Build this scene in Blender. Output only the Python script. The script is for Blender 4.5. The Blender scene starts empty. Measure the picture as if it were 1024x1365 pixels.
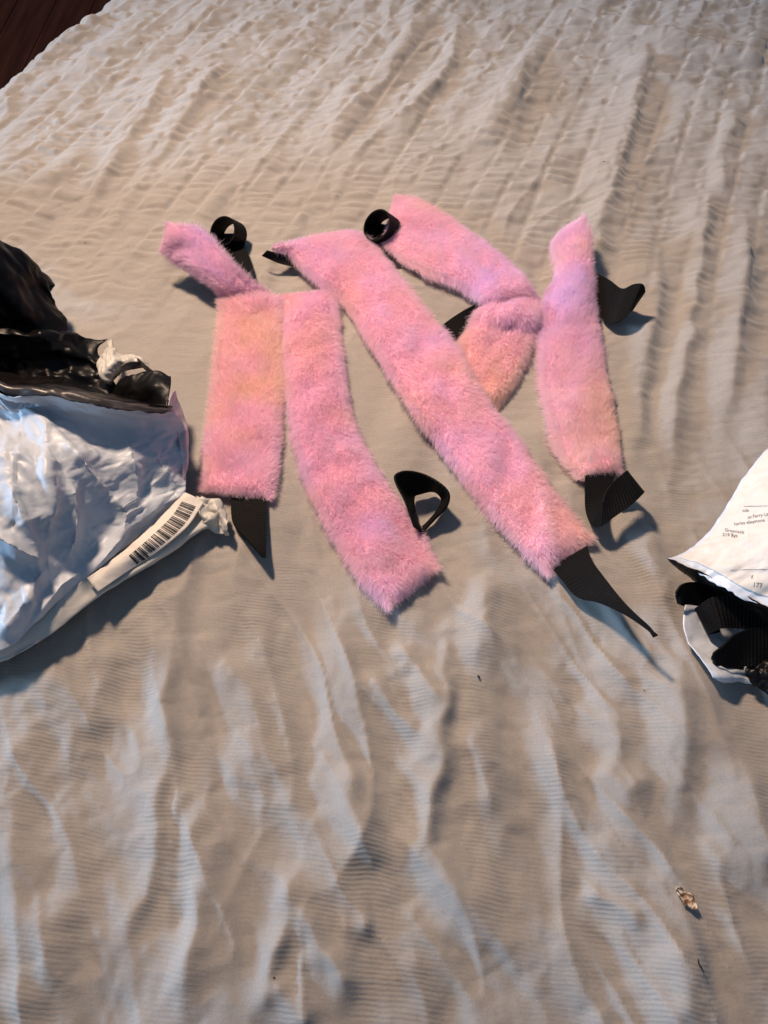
import bpy, bmesh, math, random
import numpy as np
from mathutils import Vector
from mathutils.bvhtree import BVHTree

random.seed(7)
rng = np.random.default_rng(7)
SC = bpy.context.scene
COL = SC.collection
R = math.radians

# ------------------------------------------------------------------ camera
PW, PH = 1024.0, 1365.0            # pixel frame in which the layout was measured
FPX = 993.0                        # focal length in those pixels
PITCH = R(58.0)                    # looking down
DIST = 0.52
CAM = np.array([0.0, -DIST*math.cos(PITCH), DIST*math.sin(PITCH)])
cam_d = bpy.data.cameras.new('camera')
cam_d.sensor_fit = 'VERTICAL'
cam_d.sensor_height = 24.0
cam_d.lens = 24.0*FPX/PH
cam_d.clip_start = 0.01
cam_d.clip_end = 50
cam = bpy.data.objects.new('camera', cam_d)
COL.objects.link(cam)
cam.location = CAM
cam.rotation_euler = (math.pi/2-PITCH, 0, 0)
SC.camera = cam

# ------------------------------------------------------------------ light: ceiling bulb (warm) and window daylight (cool, low, from the left)
w = bpy.data.worlds.new('World'); SC.world = w; w.use_nodes = True
bg = w.node_tree.nodes['Background']
bg.inputs[0].default_value = (0.40, 0.64, 1.0, 1); bg.inputs[1].default_value = 0.15

def area(name, loc, target, sx, sy, power, col, shape='RECTANGLE'):
    d = bpy.data.lights.new(name, 'AREA'); d.shape = shape; d.size = sx
    if shape in ('RECTANGLE', 'ELLIPSE'): d.size_y = sy
    d.energy = power; d.color = col
    o = bpy.data.objects.new(name, d); COL.objects.link(o)
    o.location = loc
    o.rotation_euler = (Vector(target)-Vector(loc)).to_track_quat('-Z', 'Y').to_euler()
    return o
lamp = area('ceiling_lamp', (-0.50, 0.70, 1.15), (0.02, 0.08, 0), 0.17, 0.17, 5.9, (1.0, 0.735, 0.54), 'DISK')
lamp.data.spread = R(95)
area('window_daylight', (-2.9, -0.12, 0.71), (0.1, 0.15, 0), 0.80, 0.44, 64.0, (0.42, 0.68, 1.0))

SC.view_settings.view_transform = 'Standard'
SC.view_settings.look = 'None'
SC.view_settings.exposure = 0.42
SC.view_settings.gamma = 1.0
SC.view_settings.use_curve_mapping = False
SC.cycles.use_denoising = True
SC.cycles.max_bounces = 10
SC.cycles.transparent_max_bounces = 12
SC.cycles_curves.shape = 'RIBBONS'

# ------------------------------------------------------------------ helpers
def sm(a, b, x):
    t = np.clip((x-a)/(b-a), 0, 1)
    return t*t*(3-2*t)

def vnoise(x, y, seed=0):
    """smooth value noise, cell size 1, about -1..1"""
    r = np.random.default_rng(seed)
    N = 256
    tab = r.uniform(-1, 1, (N, N))
    x = np.asarray(x, float)+37.3; y = np.asarray(y, float)+91.7
    ix = np.floor(x).astype(int); iy = np.floor(y).astype(int)
    fx = x-ix; fy = y-iy
    fx = fx*fx*fx*(fx*(fx*6-15)+10); fy = fy*fy*fy*(fy*(fy*6-15)+10)
    a = tab[iy % N, ix % N]; b = tab[iy % N, (ix+1) % N]
    c = tab[(iy+1) % N, ix % N]; d = tab[(iy+1) % N, (ix+1) % N]
    return (a*(1-fx)+b*fx)*(1-fy)+(c*(1-fx)+d*fx)*fy

def facet(x, y, seed=0):
    """crumpled film: linear over triangles with random heights"""
    r = np.random.default_rng(seed)
    N = 128
    tab = r.uniform(-1, 1, (N, N)); dg = r.random((N, N)) > .5
    x = np.asarray(x, float)+23.1; y = np.asarray(y, float)+57.9
    ix = np.floor(x).astype(int); iy = np.floor(y).astype(int)
    fx = x-ix; fy = y-iy
    a = tab[iy % N, ix % N]; b = tab[iy % N, (ix+1) % N]
    c = tab[(iy+1) % N, ix % N]; d = tab[(iy+1) % N, (ix+1) % N]
    k = dg[iy % N, ix % N]
    up = np.where(fx > fy, a+(b-a)*fx+(d-b)*fy, a+(d-c)*fx+(c-a)*fy)
    dn = np.where(fx+fy < 1, a+(b-a)*fx+(c-a)*fy, d+(c-d)*(1-fx)+(b-d)*(1-fy))
    return np.where(k, up, dn)

def crumple(u, v, cell, amp, seed, octaves=3):
    z = 0
    for o in range(octaves):
        wx = u+cell*.45*vnoise(u/cell/1.3, v/cell/1.3, seed+10+o)
        wy = v+cell*.45*vnoise(u/cell/1.3, v/cell/1.3, seed+20+o)
        a = .7+1.1*o+seed
        z = z+amp*facet((wx*math.cos(a)-wy*math.sin(a))/cell, (wx*math.sin(a)+wy*math.cos(a))/cell, seed+o)
        cell *= .54; amp *= .60
    return z

def ray(u, v):
    x = (np.asarray(u, float)-PW/2)/FPX; y = -(np.asarray(v, float)-PH/2)/FPX
    sp, cp = math.sin(PITCH), math.cos(PITCH)
    # camera basis: right (1,0,0), up (0,sp,cp), forward (0,cp,-sp)
    return np.stack([x, y*sp+cp, y*cp-sp], -1)

def ground(u, v, z=0.0):
    d = ray(u, v)
    t = (z-CAM[2])/d[..., 2]
    return CAM+d*t[..., None]

def to_px(p):
    q = np.asarray(p)-CAM
    sp, cp = math.sin(PITCH), math.cos(PITCH)
    f = q[..., 1]*cp-q[..., 2]*sp
    up = q[..., 1]*sp+q[..., 2]*cp
    return PW/2+FPX*q[..., 0]/f, PH/2-FPX*up/f

# ------------------------------------------------------------------ the sheet's height
def polydist(x, y, pts):
    """signed distance (positive to the right of the line's travel) and position 0..1 along it"""
    best = np.full(x.shape, 1e9); sgn = np.zeros(x.shape); pos = np.zeros(x.shape)
    L = 0; seg = []
    for i in range(len(pts)-1):
        l = math.hypot(*(pts[i+1]-pts[i])); seg.append((L, l)); L += l
    for i in range(len(pts)-1):
        a = pts[i]; d = pts[i+1]-a; l2 = d@d
        t = np.clip(((x-a[0])*d[0]+(y-a[1])*d[1])/l2, 0, 1)
        ex = x-a[0]-t*d[0]; ey = y-a[1]-t*d[1]
        dist = np.hypot(ex, ey)
        m = dist < best
        best = np.where(m, dist, best)
        sgn = np.where(m, np.sign(ex*d[1]-ey*d[0]), sgn)
        pos = np.where(m, (seg[i][0]+t*seg[i][1])/L, pos)
    return best*sgn, pos

# folds: pixel polyline (top to bottom), height mm, width left mm, width right mm   (bottom-of-line travel: right side = image left)
FOLDS = [
    ([(238,770),(226,900),(222,1000),(205,1140),(180,1250),(160,1375)], 7, 16, 9),
    ([(252,1040),(270,1130),(264,1220),(246,1375)], 6, 9, 12),
    ([(305,860),(330,960),(345,1060)], 4, 14, 16),
    ([(150,840),(130,930),(128,1000)], 5, 14, 14),
    ([(70,880),(95,960),(105,1050)], 4, 14, 12),
    ([(405,1150),(372,1250),(352,1375)], 6, 9, 9),
    ([(462,1010),(470,1080),(505,1165)], 6, 13, 8),
    ([(398,1205),(430,1270),(480,1340)], 6, 9, 7),
    ([(372,1295),(392,1330),(415,1375)], 5, 9, 7),
    ([(448,1235),(500,1228)], 4, 9, 8),
    ([(600,800),(592,900),(590,990),(572,1070),(570,1130),(625,1205),(682,1275),(712,1375)], 9, 17, 9),
    ([(478,890),(520,940),(562,1000)], 4.5, 8, 6),
    ([(520,850),(560,900),(585,960)], 4.5, 8, 6),
    ([(610,960),(640,1020),(650,1100)], 4, 14, 10),
    ([(715,960),(745,1030),(790,1120),(850,1170)], 5, 14, 9),
    ([(790,1010),(830,1055),(870,1030)], 4, 10, 10),
    ([(890,870),(898,960),(900,1060),(930,1120)], 6, 14, 10),
    ([(770,1180),(830,1210),(862,1240)], 5, 8, 8),
    ([(880,1250),(905,1300),(915,1375)], 4, 14, 10),
    ([(985,1010),(1000,1100),(1040,1180)], 5, 18, 12),
    ([(660,760),(640,830),(635,900)], 4, 12, 12),
    ([(470,640),(500,720),(515,840)], 2.5, 14, 12),
    ([(880,330),(868,420),(850,560),(838,640)], 5, 15, 9),
    ([(945,250),(925,380),(905,520),(890,680)], 7, 15, 10),
    ([(1000,260),(985,420),(960,600)], 6, 15, 10),
    ([(860,40),(850,140),(822,220),(795,310),(775,400)], 8, 20, 12),
    ([(980,130),(965,200),(955,280)], 6, 16, 12),
    ([(610,0),(606,60),(585,110),(500,180),(430,250)], 5, 18, 8),
    ([(700,70),(690,150),(655,230)], 4, 16, 14),
    ([(560,-20),(545,60),(505,130)], 4, 16, 12),
    ([(240,70),(190,160),(130,250),(90,310)], 4, 16, 8),
    ([(310,60),(260,140),(190,240),(130,330)], 4, 16, 9),
    ([(780,20),(880,55),(1000,85),(1060,110)], 7, 22, 26),
    ([(820,75),(900,110),(1000,150)], 4, 16, 16),
    ([(30,960),(20,1050),(15,1180)], 3, 18, 14),
    ([(80,1180),(70,1260),(30,1375)], 4, 22, 16),
    ([(760,700),(745,640)], 2, 12, 12),
    ([(860,700),(880,760),(890,830)], 3.5, 14, 14),
    ([(700,560),(720,640)], 2, 12, 12),
]
FW = [(np.array([ground(a, b)[:2] for a, b in p]), 1.2*h/1000, .82*wl/1000, .82*wr/1000) for p, h, wl, wr in FOLDS]
DENTS = [  # hollows and sharp creases
    ([(272,870),(286,960),(294,1040),(302,1110)], 5, 5),
    ([(268,1130),(245,1215),(225,1260)], 6, 7),
    ([(540,960),(545,1080),(535,1180),(530,1300)], 4, 14),
    ([(640,1240),(700,1340)], 4, 12),
    ([(780,1080),(800,1180),(770,1300)], 3, 18),
    ([(870,90),(840,210),(815,290)], 5, 9),
    ([(520,150),(445,235)], 3, 6),
    ([(310,880),(325,960),(335,1010)], 3, 6),
]
DW = [(np.array([ground(a, b)[:2] for a, b in p]), .5*h/1000, wd/1000) for p, h, wd in DENTS]

def lean(y):       # sideways drift of the seersucker stripes as they run up the bed
    t = np.clip(y+0.10, 0, 2)
    return 0.50*t*t/(t+0.45)

def sheet_h(x, y, fine=True):
    x = np.asarray(x, float); y = np.asarray(y, float)
    s = x-lean(y)
    z = 0.0040*vnoise(s/.040, y/.150, 1)+0.0028*vnoise(s/.022, y/.075, 2)
    low = sm(.12, -.10, y)
    z = z+low*(0.0016*vnoise((x+.55*y)/.028, (y-.4*x)/.060, 3)+.0010*vnoise((x+.5*y)/.014, (y-.3*x)/.028, 4))
    def rid(n): return (1-np.abs(n))**2.6-.28
    z = z+low*(.0042*rid(vnoise((x+.22*y)/.034+.45*vnoise(x/.05, y/.10, 51), (y-.2*x)/.19, 52))
               + .0033*rid(vnoise((x+.6*y)/.024+.5*vnoise(x/.04, y/.06, 53), (y-.5*x)/.10, 54)))
    z = z+(1-low)*.0022*rid(vnoise(s/.050+.5*vnoise(s/.09, y/.09, 58), y/.16, 55))
    z = z+(.35+.65*low)*(crumple(x+.35*y, .55*y, .034, .0023, 61, 3)+crumple(x-.2*y, .6*y, .013, .0007, 67, 2))
    calm = np.exp(-(((x+.08)/.23)**2+((y-.13)/.15)**2))
    z = z*(1-.72*calm)
    for p, h, wl, wr in FW:
        lo = p.min(0)-.08; hi = p.max(0)+.08
        m = (x > lo[0]) & (x < hi[0]) & (y > lo[1]) & (y < hi[1])
        if not m.any(): continue
        d, t = polydist(x[m], y[m], p)
        d = d+.003*vnoise(x[m]/.02, y[m]/.02, 5)
        ww = np.where(d > 0, wl, wr)
        z[m] = z[m]+h*np.exp(-np.abs(d/ww)**1.7)*sm(0, .26, np.minimum(t, 1-t))
    for p, h, wd in DW:
        lo = p.min(0)-.06; hi = p.max(0)+.06
        m = (x > lo[0]) & (x < hi[0]) & (y > lo[1]) & (y < hi[1])
        if not m.any(): continue
        d, t = polydist(x[m], y[m], p)
        z[m] = z[m]-h*np.exp(-np.abs(d/wd)**1.5)*sm(0, .3, np.minimum(t, 1-t))
    if fine:
        PIT = .031
        ph = s/PIT+.12*vnoise(s/.05, y/.10, 9)
        fr = ph-np.floor(ph)
        stripe = sm(.0, .16, fr)*sm(1.0, .80, fr)
        far = sm(.10, .30, y)
        k = np.floor(ph)
        yw = np.where(y < .15, y/.0065, .15/.0065+np.log1p(np.maximum(y-.15, 0)/.55)*.55/.0065)
        puck = vnoise(k*5.37+fr*.75+.3*vnoise(s/.02, y/.02, 16), yw+.5*fr+.5*vnoise(s/.03, y/.03, 12), 6)
        puck2 = vnoise(s/.009+k*3.3, yw*1.9, 7)
        amp = .0004+.0013*far-.00025*low
        amp = amp*(1-.80*calm)*(1+.5*sm(.35, .7, y))
        z = z+stripe*amp*(np.abs(puck)*2.0-.5+.28*puck2)-.0006*(1-stripe)*far*(1-calm)*np.clip(.6+.9*vnoise(s/.06, y/.09, 17), 0, 1.4)
        z = z+(1-.75*calm)*(.00036*(1-.85*low)*vnoise(s/.011+3*vnoise(s/.03, y/.03, 14), y/.0048, 13)+.0006*np.abs(vnoise((s+.3*y)/.02, (y-.2*s)/.011, 15))
            + low*.0008*rid(vnoise((x+.8*y)/.011+.6*vnoise(x/.02, y/.02, 56), (y-.7*x)/.036, 57)))
    return z

def hz(p):
    return sheet_h(np.atleast_1d(p[0]), np.atleast_1d(p[1]), False)[0]

def at(u, v, zc):
    """point seen at pixel (u, v), zc centimetres above the sheet"""
    d = ray(u, v)
    z = zc/100
    for _ in range(4):
        p = CAM+d*((z-CAM[2])/d[2])
        z = hz(p)+zc/100
    return p

def W(x, y, z):
    """the same kind of control point, from world metres"""
    u, v = to_px(np.array([x, y, z])); return (float(u), float(v), 100*(z-hz((x, y, z))))

# ------------------------------------------------------------------ materials
def mat(name):
    m = bpy.data.materials.new(name); m.use_nodes = True
    nt = m.node_tree
    b = nt.nodes['Principled BSDF']
    return m, nt, b
def node(nt, t, **kw):
    n = nt.nodes.new(t)
    for k, v in kw.items(): setattr(n, k, v)
    return n
def setin(n, **kw):
    for k, v in kw.items():
        n.inputs[k.replace('_', ' ')].default_value = v
def noise(nt, coord, scale, detail=4, rough=.55):
    n = node(nt, 'ShaderNodeTexNoise'); setin(n, Scale=scale, Detail=detail, Roughness=rough)
    nt.links.new(coord, n.inputs['Vector']); return n
def ramp(nt, fac, stops):
    r = node(nt, 'ShaderNodeValToRGB')
    el = r.color_ramp.elements
    while len(el) < len(stops): el.new(.5)
    for e, (p, c) in zip(el, stops):
        e.position = p; e.color = (*c, 1)
    nt.links.new(fac, r.inputs[0]); return r
def math_n(nt, op, a, b=None):
    n = node(nt, 'ShaderNodeMath', operation=op)
    for i, v in enumerate((a, b)):
        if v is None: continue
        if isinstance(v, (int, float)): n.inputs[i].default_value = v
        else: nt.links.new(v, n.inputs[i])
    return n.outputs[0]
def bump(nt, bsdf, height, dist, strength=1.0, prev=None):
    n = node(nt, 'ShaderNodeBump'); setin(n, Strength=strength, Distance=dist)
    nt.links.new(height, n.inputs['Height'])
    if prev: nt.links.new(prev, n.inputs['Normal'])
    if bsdf: nt.links.new(n.outputs[0], bsdf.inputs['Normal'])
    return n.outputs[0]

# cotton seersucker
M_SHEET, nt, b = mat('seersucker_cotton')
tc = node(nt, 'ShaderNodeTexCoord').outputs['Object']
n1 = noise(nt, tc, 9, 3)
cr = ramp(nt, n1.outputs[0], [(.3, (.385, .354, .322)), (.7, (.425, .393, .360))])
n2 = noise(nt, tc, 700, 2)
mx = node(nt, 'ShaderNodeMix', data_type='RGBA', blend_type='MULTIPLY'); mx.inputs[0].default_value = .22
nt.links.new(cr.outputs[0], mx.inputs[6]); nt.links.new(n2.outputs[0], mx.inputs[7])
nt.links.new(mx.outputs[2], b.inputs['Base Color'])
setin(b, Roughness=.92); b.inputs['Sheen Weight'].default_value = .25; b.inputs['Sheen Roughness'].default_value = .5
b.inputs['Specular IOR Level'].default_value = .2
b.inputs['Subsurface Weight'].default_value = .5; b.inputs['Subsurface Radius'].default_value = (1, .72, .5); b.inputs['Subsurface Scale'].default_value = .0028
at_r = node(nt, 'ShaderNodeAttribute', attribute_name='rib'); at_a = node(nt, 'ShaderNodeAttribute', attribute_name='ribamp')
nw = noise(nt, tc, 60, 2)
ph = math_n(nt, 'ADD', at_r.outputs['Fac'], math_n(nt, 'MULTIPLY', nw.outputs[0], 4.0))
rib = math_n(nt, 'MULTIPLY', math_n(nt, 'SINE', ph), at_a.outputs['Fac'])
mpn = node(nt, 'ShaderNodeMapping'); mpn.inputs['Scale'].default_value = (150, 420, 150); mpn.inputs['Rotation'].default_value = (0, 0, .12)
nt.links.new(tc, mpn.inputs[0])
ncr = noise(nt, mpn.outputs[0], 1.0, 4, .6)
nb = bump(nt, None, math_n(nt, 'ADD', math_n(nt, 'MULTIPLY', rib, .24), math_n(nt, 'MULTIPLY', ncr.outputs[0], 1.1)), .00028)
bump(nt, b, noise(nt, tc, 1600, 2).outputs[0], .00035, .6, nb)

# plush
def plush(name, c1, c2, c3, rough=.55):
    m, nt, b = mat(name)
    at_t = node(nt, 'ShaderNodeAttribute', attribute_name='tint')
    fac = math_n(nt, 'ADD', math_n(nt, 'MULTIPLY', at_t.outputs['Fac'], .5), .5)
    r = ramp(nt, fac, [(.10, c1), (.50, c2), (.92, c3)])
    hi = node(nt, 'ShaderNodeHairInfo')
    hsv = node(nt, 'ShaderNodeHueSaturation')
    nt.links.new(math_n(nt, 'ADD', math_n(nt, 'MULTIPLY', hi.outputs['Random'], .16), .92), hsv.inputs['Value'])
    nt.links.new(r.outputs[0], hsv.inputs['Color'])
    nt.links.new(hsv.outputs[0], b.inputs['Base Color'])
    setin(b, Roughness=rough)
    b.inputs['Specular IOR Level'].default_value = .35
    tr = node(nt, 'ShaderNodeBsdfTranslucent'); nt.links.new(hsv.outputs[0], tr.inputs['Color'])
    mixs = node(nt, 'ShaderNodeMixShader'); mixs.inputs[0].default_value = .5
    nt.links.new(b.outputs[0], mixs.inputs[1]); nt.links.new(tr.outputs[0], mixs.inputs[2])
    nt.links.new(mixs.outputs[0], nt.nodes['Material Output'].inputs[0])
    return m
M_FUR = plush('pastel_plush_fibre', (.93, .755, .96), (.982, .755, .865), (.992, .80, .735))
M_PAD, nt, b = mat('pink_knit_base')
setin(b, Base_Color=(.90, .50, .60, 1), Roughness=.95)
# webbing
M_WEB, nt, b = mat('black_nylon_webbing')
setin(b, Base_Color=(.0026, .0023, .0025, 1), Roughness=.62)
b.inputs['Specular IOR Level'].default_value = .13
tc = node(nt, 'ShaderNodeTexCoord').outputs['UV']
wv = node(nt, 'ShaderNodeTexWave', wave_type='BANDS', bands_direction='Y', wave_profile='SIN')
setin(wv, Scale=420/6.283*2, Distortion=.6, Detail=1, Detail_Scale=3)
nt.links.new(tc, wv.inputs['Vector'])
wv2 = node(nt, 'ShaderNodeTexWave', wave_type='BANDS', bands_direction='X', wave_profile='SIN')
setin(wv2, Scale=900/6.283*2, Distortion=.4)
nt.links.new(tc, wv2.inputs['Vector'])
nb = bump(nt, None, wv.outputs[0], .0004, .5)
bump(nt, b, wv2.outputs[0], .0003, .6, nb)
M_BACK, nt, b = mat('black_backing_cloth')
setin(b, Base_Color=(.003, .0027, .003, 1), Roughness=.95)

def film(name, c1, c2, rough, spec=.5, trans=0.0, fine=.00035):
    m, nt, b = mat(name)
    tc = node(nt, 'ShaderNodeTexCoord').outputs['Object']
    n = noise(nt, tc, 22, 4)
    r = ramp(nt, n.outputs[0], [(.3, c1), (.7, c2)])
    nt.links.new(r.outputs[0], b.inputs['Base Color'])
    rr = ramp(nt, noise(nt, tc, 60, 4).outputs[0], [(.3, (rough-.08,)*3), (.7, (rough+.10,)*3)])
    nt.links.new(rr.outputs[0], b.inputs['Roughness'])
    b.inputs['Specular IOR Level'].default_value = spec
    nb = bump(nt, None, noise(nt, tc, 45, 3, .5).outputs[0], .0026, .28)
    v = node(nt, 'ShaderNodeTexVoronoi', feature='F1', distance='EUCLIDEAN'); setin(v, Scale=38.0)
    nv = noise(nt, tc, 14, 2)
    mixv = node(nt, 'ShaderNodeMix', data_type='VECTOR'); mixv.inputs[0].default_value = .35
    nt.links.new(tc, mixv.inputs[4]); nt.links.new(nv.outputs['Color'], mixv.inputs[5])
    nt.links.new(mixv.outputs[1], v.inputs['Vector'])
    bump(nt, b, v.outputs['Distance'], .0022, .16, nb)
    return m
M_GREY = film('grey_mailer_film', (.48, .52, .575), (.55, .59, .645), .44, .35)
M_BLACK = film('black_mailer_lining', (.0025, .0022, .0024), (.005, .004, .004), .38, .22)
M_LIP = film('mailer_film_cut_edge', (.020, .016, .015), (.040, .032, .030), .38)
M_PALE = film('pale_torn_film', (.50, .48, .43), (.60, .58, .53), .45)
M_PINKISH = film('thin_grey_film', (.44, .39, .41), (.50, .45, .47), .4)
M_WHITE = film('white_mailer_film', (.60, .655, .73), (.68, .73, .80), .36)
def paper(name, c1, c2):
    m, nt, b = mat(name)
    tc = node(nt, 'ShaderNodeTexCoord').outputs['Object']
    r = ramp(nt, noise(nt, tc, 30, 4).outputs[0], [(.3, c1), (.7, c2)])
    nt.links.new(r.outputs[0], b.inputs['Base Color'])
    setin(b, Roughness=.62)
    bump(nt, b, noise(nt, tc, 160, 4).outputs[0], .0012, .35)
    return m
M_LABEL = paper('white_label_paper', (.68, .625, .555), (.75, .695, .62))
M_INK, nt, b = mat('black_print')
setin(b, Base_Color=(.012, .012, .014, 1), Roughness=.6)
M_INKG, nt, b = mat('faded_grey_print')
setin(b, Base_Color=(.16, .155, .155, 1), Roughness=.7)
M_WOOD, nt, b = mat('dark_red_stained_wood')
tc = node(nt, 'ShaderNodeTexCoord').outputs['Object']
mp = node(nt, 'ShaderNodeMapping'); mp.inputs['Scale'].default_value = (28, 2.2, 4)
nt.links.new(tc, mp.inputs[0])
r = ramp(nt, noise(nt, mp.outputs[0], 1.6, 6).outputs[0], [(.3, (.055, .011, .005)), (.55, (.11, .023, .010)), (.75, (.17, .038, .018))])
nt.links.new(r.outputs[0], b.inputs['Base Color']); setin(b, Roughness=.8); b.inputs['Specular IOR Level'].default_value = .04
M_CRUMB, nt, b = mat('dry_brown_flake')
tc = node(nt, 'ShaderNodeTexCoord').outputs['Object']
r = ramp(nt, noise(nt, tc, 420, 2).outputs[0], [(.36, (.09, .035, .014)), (.48, (.30, .16, .08)), (.58, (.66, .54, .42))])
nt.links.new(r.outputs[0], b.inputs['Base Color']); setin(b, Roughness=.7)
M_LINT, nt, b = mat('dark_lint')
setin(b, Base_Color=(.022, .016, .013, 1), Roughness=.9)

# ------------------------------------------------------------------ object helpers
def thing(name, loc, label, cat, group=None):
    o = bpy.data.objects.new(name, None); COL.objects.link(o)
    o.location = loc; o.empty_display_size = .02
    o['label'] = label; o['category'] = cat
    if group: o['group'] = group
    return o
def base_of(o):
    v = Vector((0, 0, 0))
    while o is not None:
        v = v+o.location; o = o.parent
    return np.array(v)
def mesh_obj(name, V, F, m, parent=None, smooth=True, uv=None):
    me = bpy.data.meshes.new(name)
    V = np.asarray(V, float)
    if parent is not None: V = V-base_of(parent)
    F = np.asarray(F)
    me.vertices.add(len(V)); me.vertices.foreach_set('co', V.astype(np.float32).ravel())
    n, k = F.shape
    me.loops.add(n*k); me.loops.foreach_set('vertex_index', F.astype(np.int32).ravel())
    me.polygons.add(n); me.polygons.foreach_set('loop_start', np.arange(0, n*k, k, dtype=np.int32))
    me.polygons.foreach_set('loop_total', np.full(n, k, dtype=np.int32))
    me.update(calc_edges=True)
    if smooth: me.polygons.foreach_set('use_smooth', np.ones(n, bool))
    if uv is not None:
        l = me.uv_layers.new(name='UVMap')
        l.data.foreach_set('uv', np.asarray(uv, np.float32)[F.ravel()].ravel())
    me.materials.append(m)
    me.validate()
    o = bpy.data.objects.new(name, me); COL.objects.link(o)
    if parent is not None: o.parent = parent
    return o
def grid_faces(nv, nu):
    i = np.arange(nv*nu).reshape(nv, nu)
    return np.stack([i[:-1, :-1], i[:-1, 1:], i[1:, 1:], i[1:, :-1]], -1).reshape(-1, 4)
def catmull(P, n, closed=False):
    """resample a polyline (k, d) to n points on a centripetal-like Catmull-Rom"""
    P = np.asarray(P, float)
    k = len(P)
    if k == 2:
        t = np.linspace(0, 1, n)[:, None]; return P[0]*(1-t)+P[1]*t
    d = np.linalg.norm(np.diff(P[:, :3] if P.shape[1] > 3 else P, axis=0), axis=1)+1e-6
    s = np.concatenate([[0], np.cumsum(d**.8)])
    q = np.linspace(0, s[-1], n)
    T = np.zeros_like(P)
    T[1:-1] = (P[2:]-P[:-2])/(s[2:]-s[:-2])[:, None]
    T[0] = (P[1]-P[0])/(s[1]-s[0]); T[-1] = (P[-1]-P[-2])/(s[-1]-s[-2])
    i = np.clip(np.searchsorted(s, q, side='right')-1, 0, k-2)
    h = (s[i+1]-s[i])[:, None]; t = ((q-s[i])/h[:, 0])[:, None]
    h00 = 2*t**3-3*t**2+1; h10 = t**3-2*t**2+t; h01 = -2*t**3+3*t**2; h11 = t**3-t**2
    return h00*P[i]+h10*h*T[i]+h01*P[i+1]+h11*h*T[i+1]
def grid_normals(G):
    du = np.gradient(G, axis=1); dv = np.gradient(G, axis=0)
    n = np.cross(du, dv)
    return n/(np.linalg.norm(n, axis=-1, keepdims=True)+1e-12)
def patch(rows, nu, nv):
    """rows of pixel+height control points -> (nv, nu, 3) surface"""
    A = np.array([catmull([at(*p) for p in r], nu) for r in rows])
    return np.stack([catmull(A[:, j], nv) for j in range(nu)], 1)
def arc_uv(G):
    u = np.concatenate([np.zeros((G.shape[0], 1)), np.cumsum(np.linalg.norm(np.diff(G, axis=1), axis=-1), 1)], 1)
    v = np.concatenate([np.zeros((1, G.shape[1])), np.cumsum(np.linalg.norm(np.diff(G, axis=0), axis=-1), 0)], 0)
    return u, v
def film_obj(name, G, m, parent, cell=.03, amp=.004, seed=1, thick=.0004, jag=0.0, jag_rows=(), octaves=3, hold=0.0):
    u, v = arc_uv(G)
    n = grid_normals(G)
    a = crumple(u, v, cell, amp, seed, octaves)
    if hold > 0:                                   # keep the border where it was laid
        nv, nu = u.shape
        e = np.minimum.outer(np.minimum(np.arange(nv), np.arange(nv)[::-1])/nv, np.ones(nu))
        a = a*np.clip(e/hold, .25, 1)
    G = G+n*a[..., None]
    for r in jag_rows:
        dv = G[r]-G[r-1 if r < 0 else r+1]
        dv /= np.linalg.norm(dv, axis=-1, keepdims=True)+1e-9
        G[r] = G[r]+dv*(jag*(facet(u[r]/.006, u[r]*0, seed+5)+.6*facet(u[r]/.0023, u[r]*0, seed+6)))[:, None]
    o = mesh_obj(name, G.reshape(-1, 3), grid_faces(*G.shape[:2]), m, parent)
    s = o.modifiers.new('thickness', 'SOLIDIFY'); s.thickness = thick; s.offset = 0
    return o, G
def drop_above(G, lift=.0006):
    """push a surface up so that it never cuts the sheet"""
    h = sheet_h(G[..., 0].ravel(), G[..., 1].ravel(), False).reshape(G.shape[:2])
    G[..., 2] = np.maximum(G[..., 2], h+lift)
    return G

def band(name, rows, parent, m=M_WEB, thick=.0013, n=None, across=7, sag=0.0):
    """strap of webbing given by its two edges"""
    A = np.array([at(*r[0]) for r in rows]); B = np.array([at(*r[1]) for r in rows])
    n = n or max(24, 8*len(rows))
    E = catmull(np.hstack([A, B]), n)
    t = np.linspace(0, 1, across)
    G = E[:, None, :3]*(1-t)[None, :, None]+E[:, None, 3:]*t[None, :, None]
    return band_grid(name, G, parent, m, thick)
def band_grid(name, G, parent, m=M_WEB, thick=.0013):
    G = drop_above(G, .0012)
    u, v = arc_uv(G)
    nrm = grid_normals(G)
    top = G+nrm*thick/2; bot = G-nrm*thick/2
    nv, nu = G.shape[:2]
    V = np.concatenate([top.reshape(-1, 3), bot.reshape(-1, 3)])
    F = grid_faces(nv, nu); Fb = grid_faces(nv, nu)[:, ::-1]+nv*nu
    i = np.arange(nv*nu).reshape(nv, nu); j = i+nv*nu
    S = []
    for a, c in ((i[:, 0], j[:, 0]), (i[::-1, -1], j[::-1, -1]), (i[-1], j[-1]), (i[0, ::-1], j[0, ::-1])):
        S.append(np.stack([a[:-1], a[1:], c[1:], c[:-1]], -1))
    F = np.concatenate([F, Fb]+S)
    uvm = v.mean(1, keepdims=True)+0*u
    uv = np.stack([u.ravel(), uvm.ravel()], -1); uv = np.concatenate([uv, uv])
    o = mesh_obj(name, V, F, m, parent, uv=uv)
    o.data.set_sharp_from_angle(angle=R(50))
    return o

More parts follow.
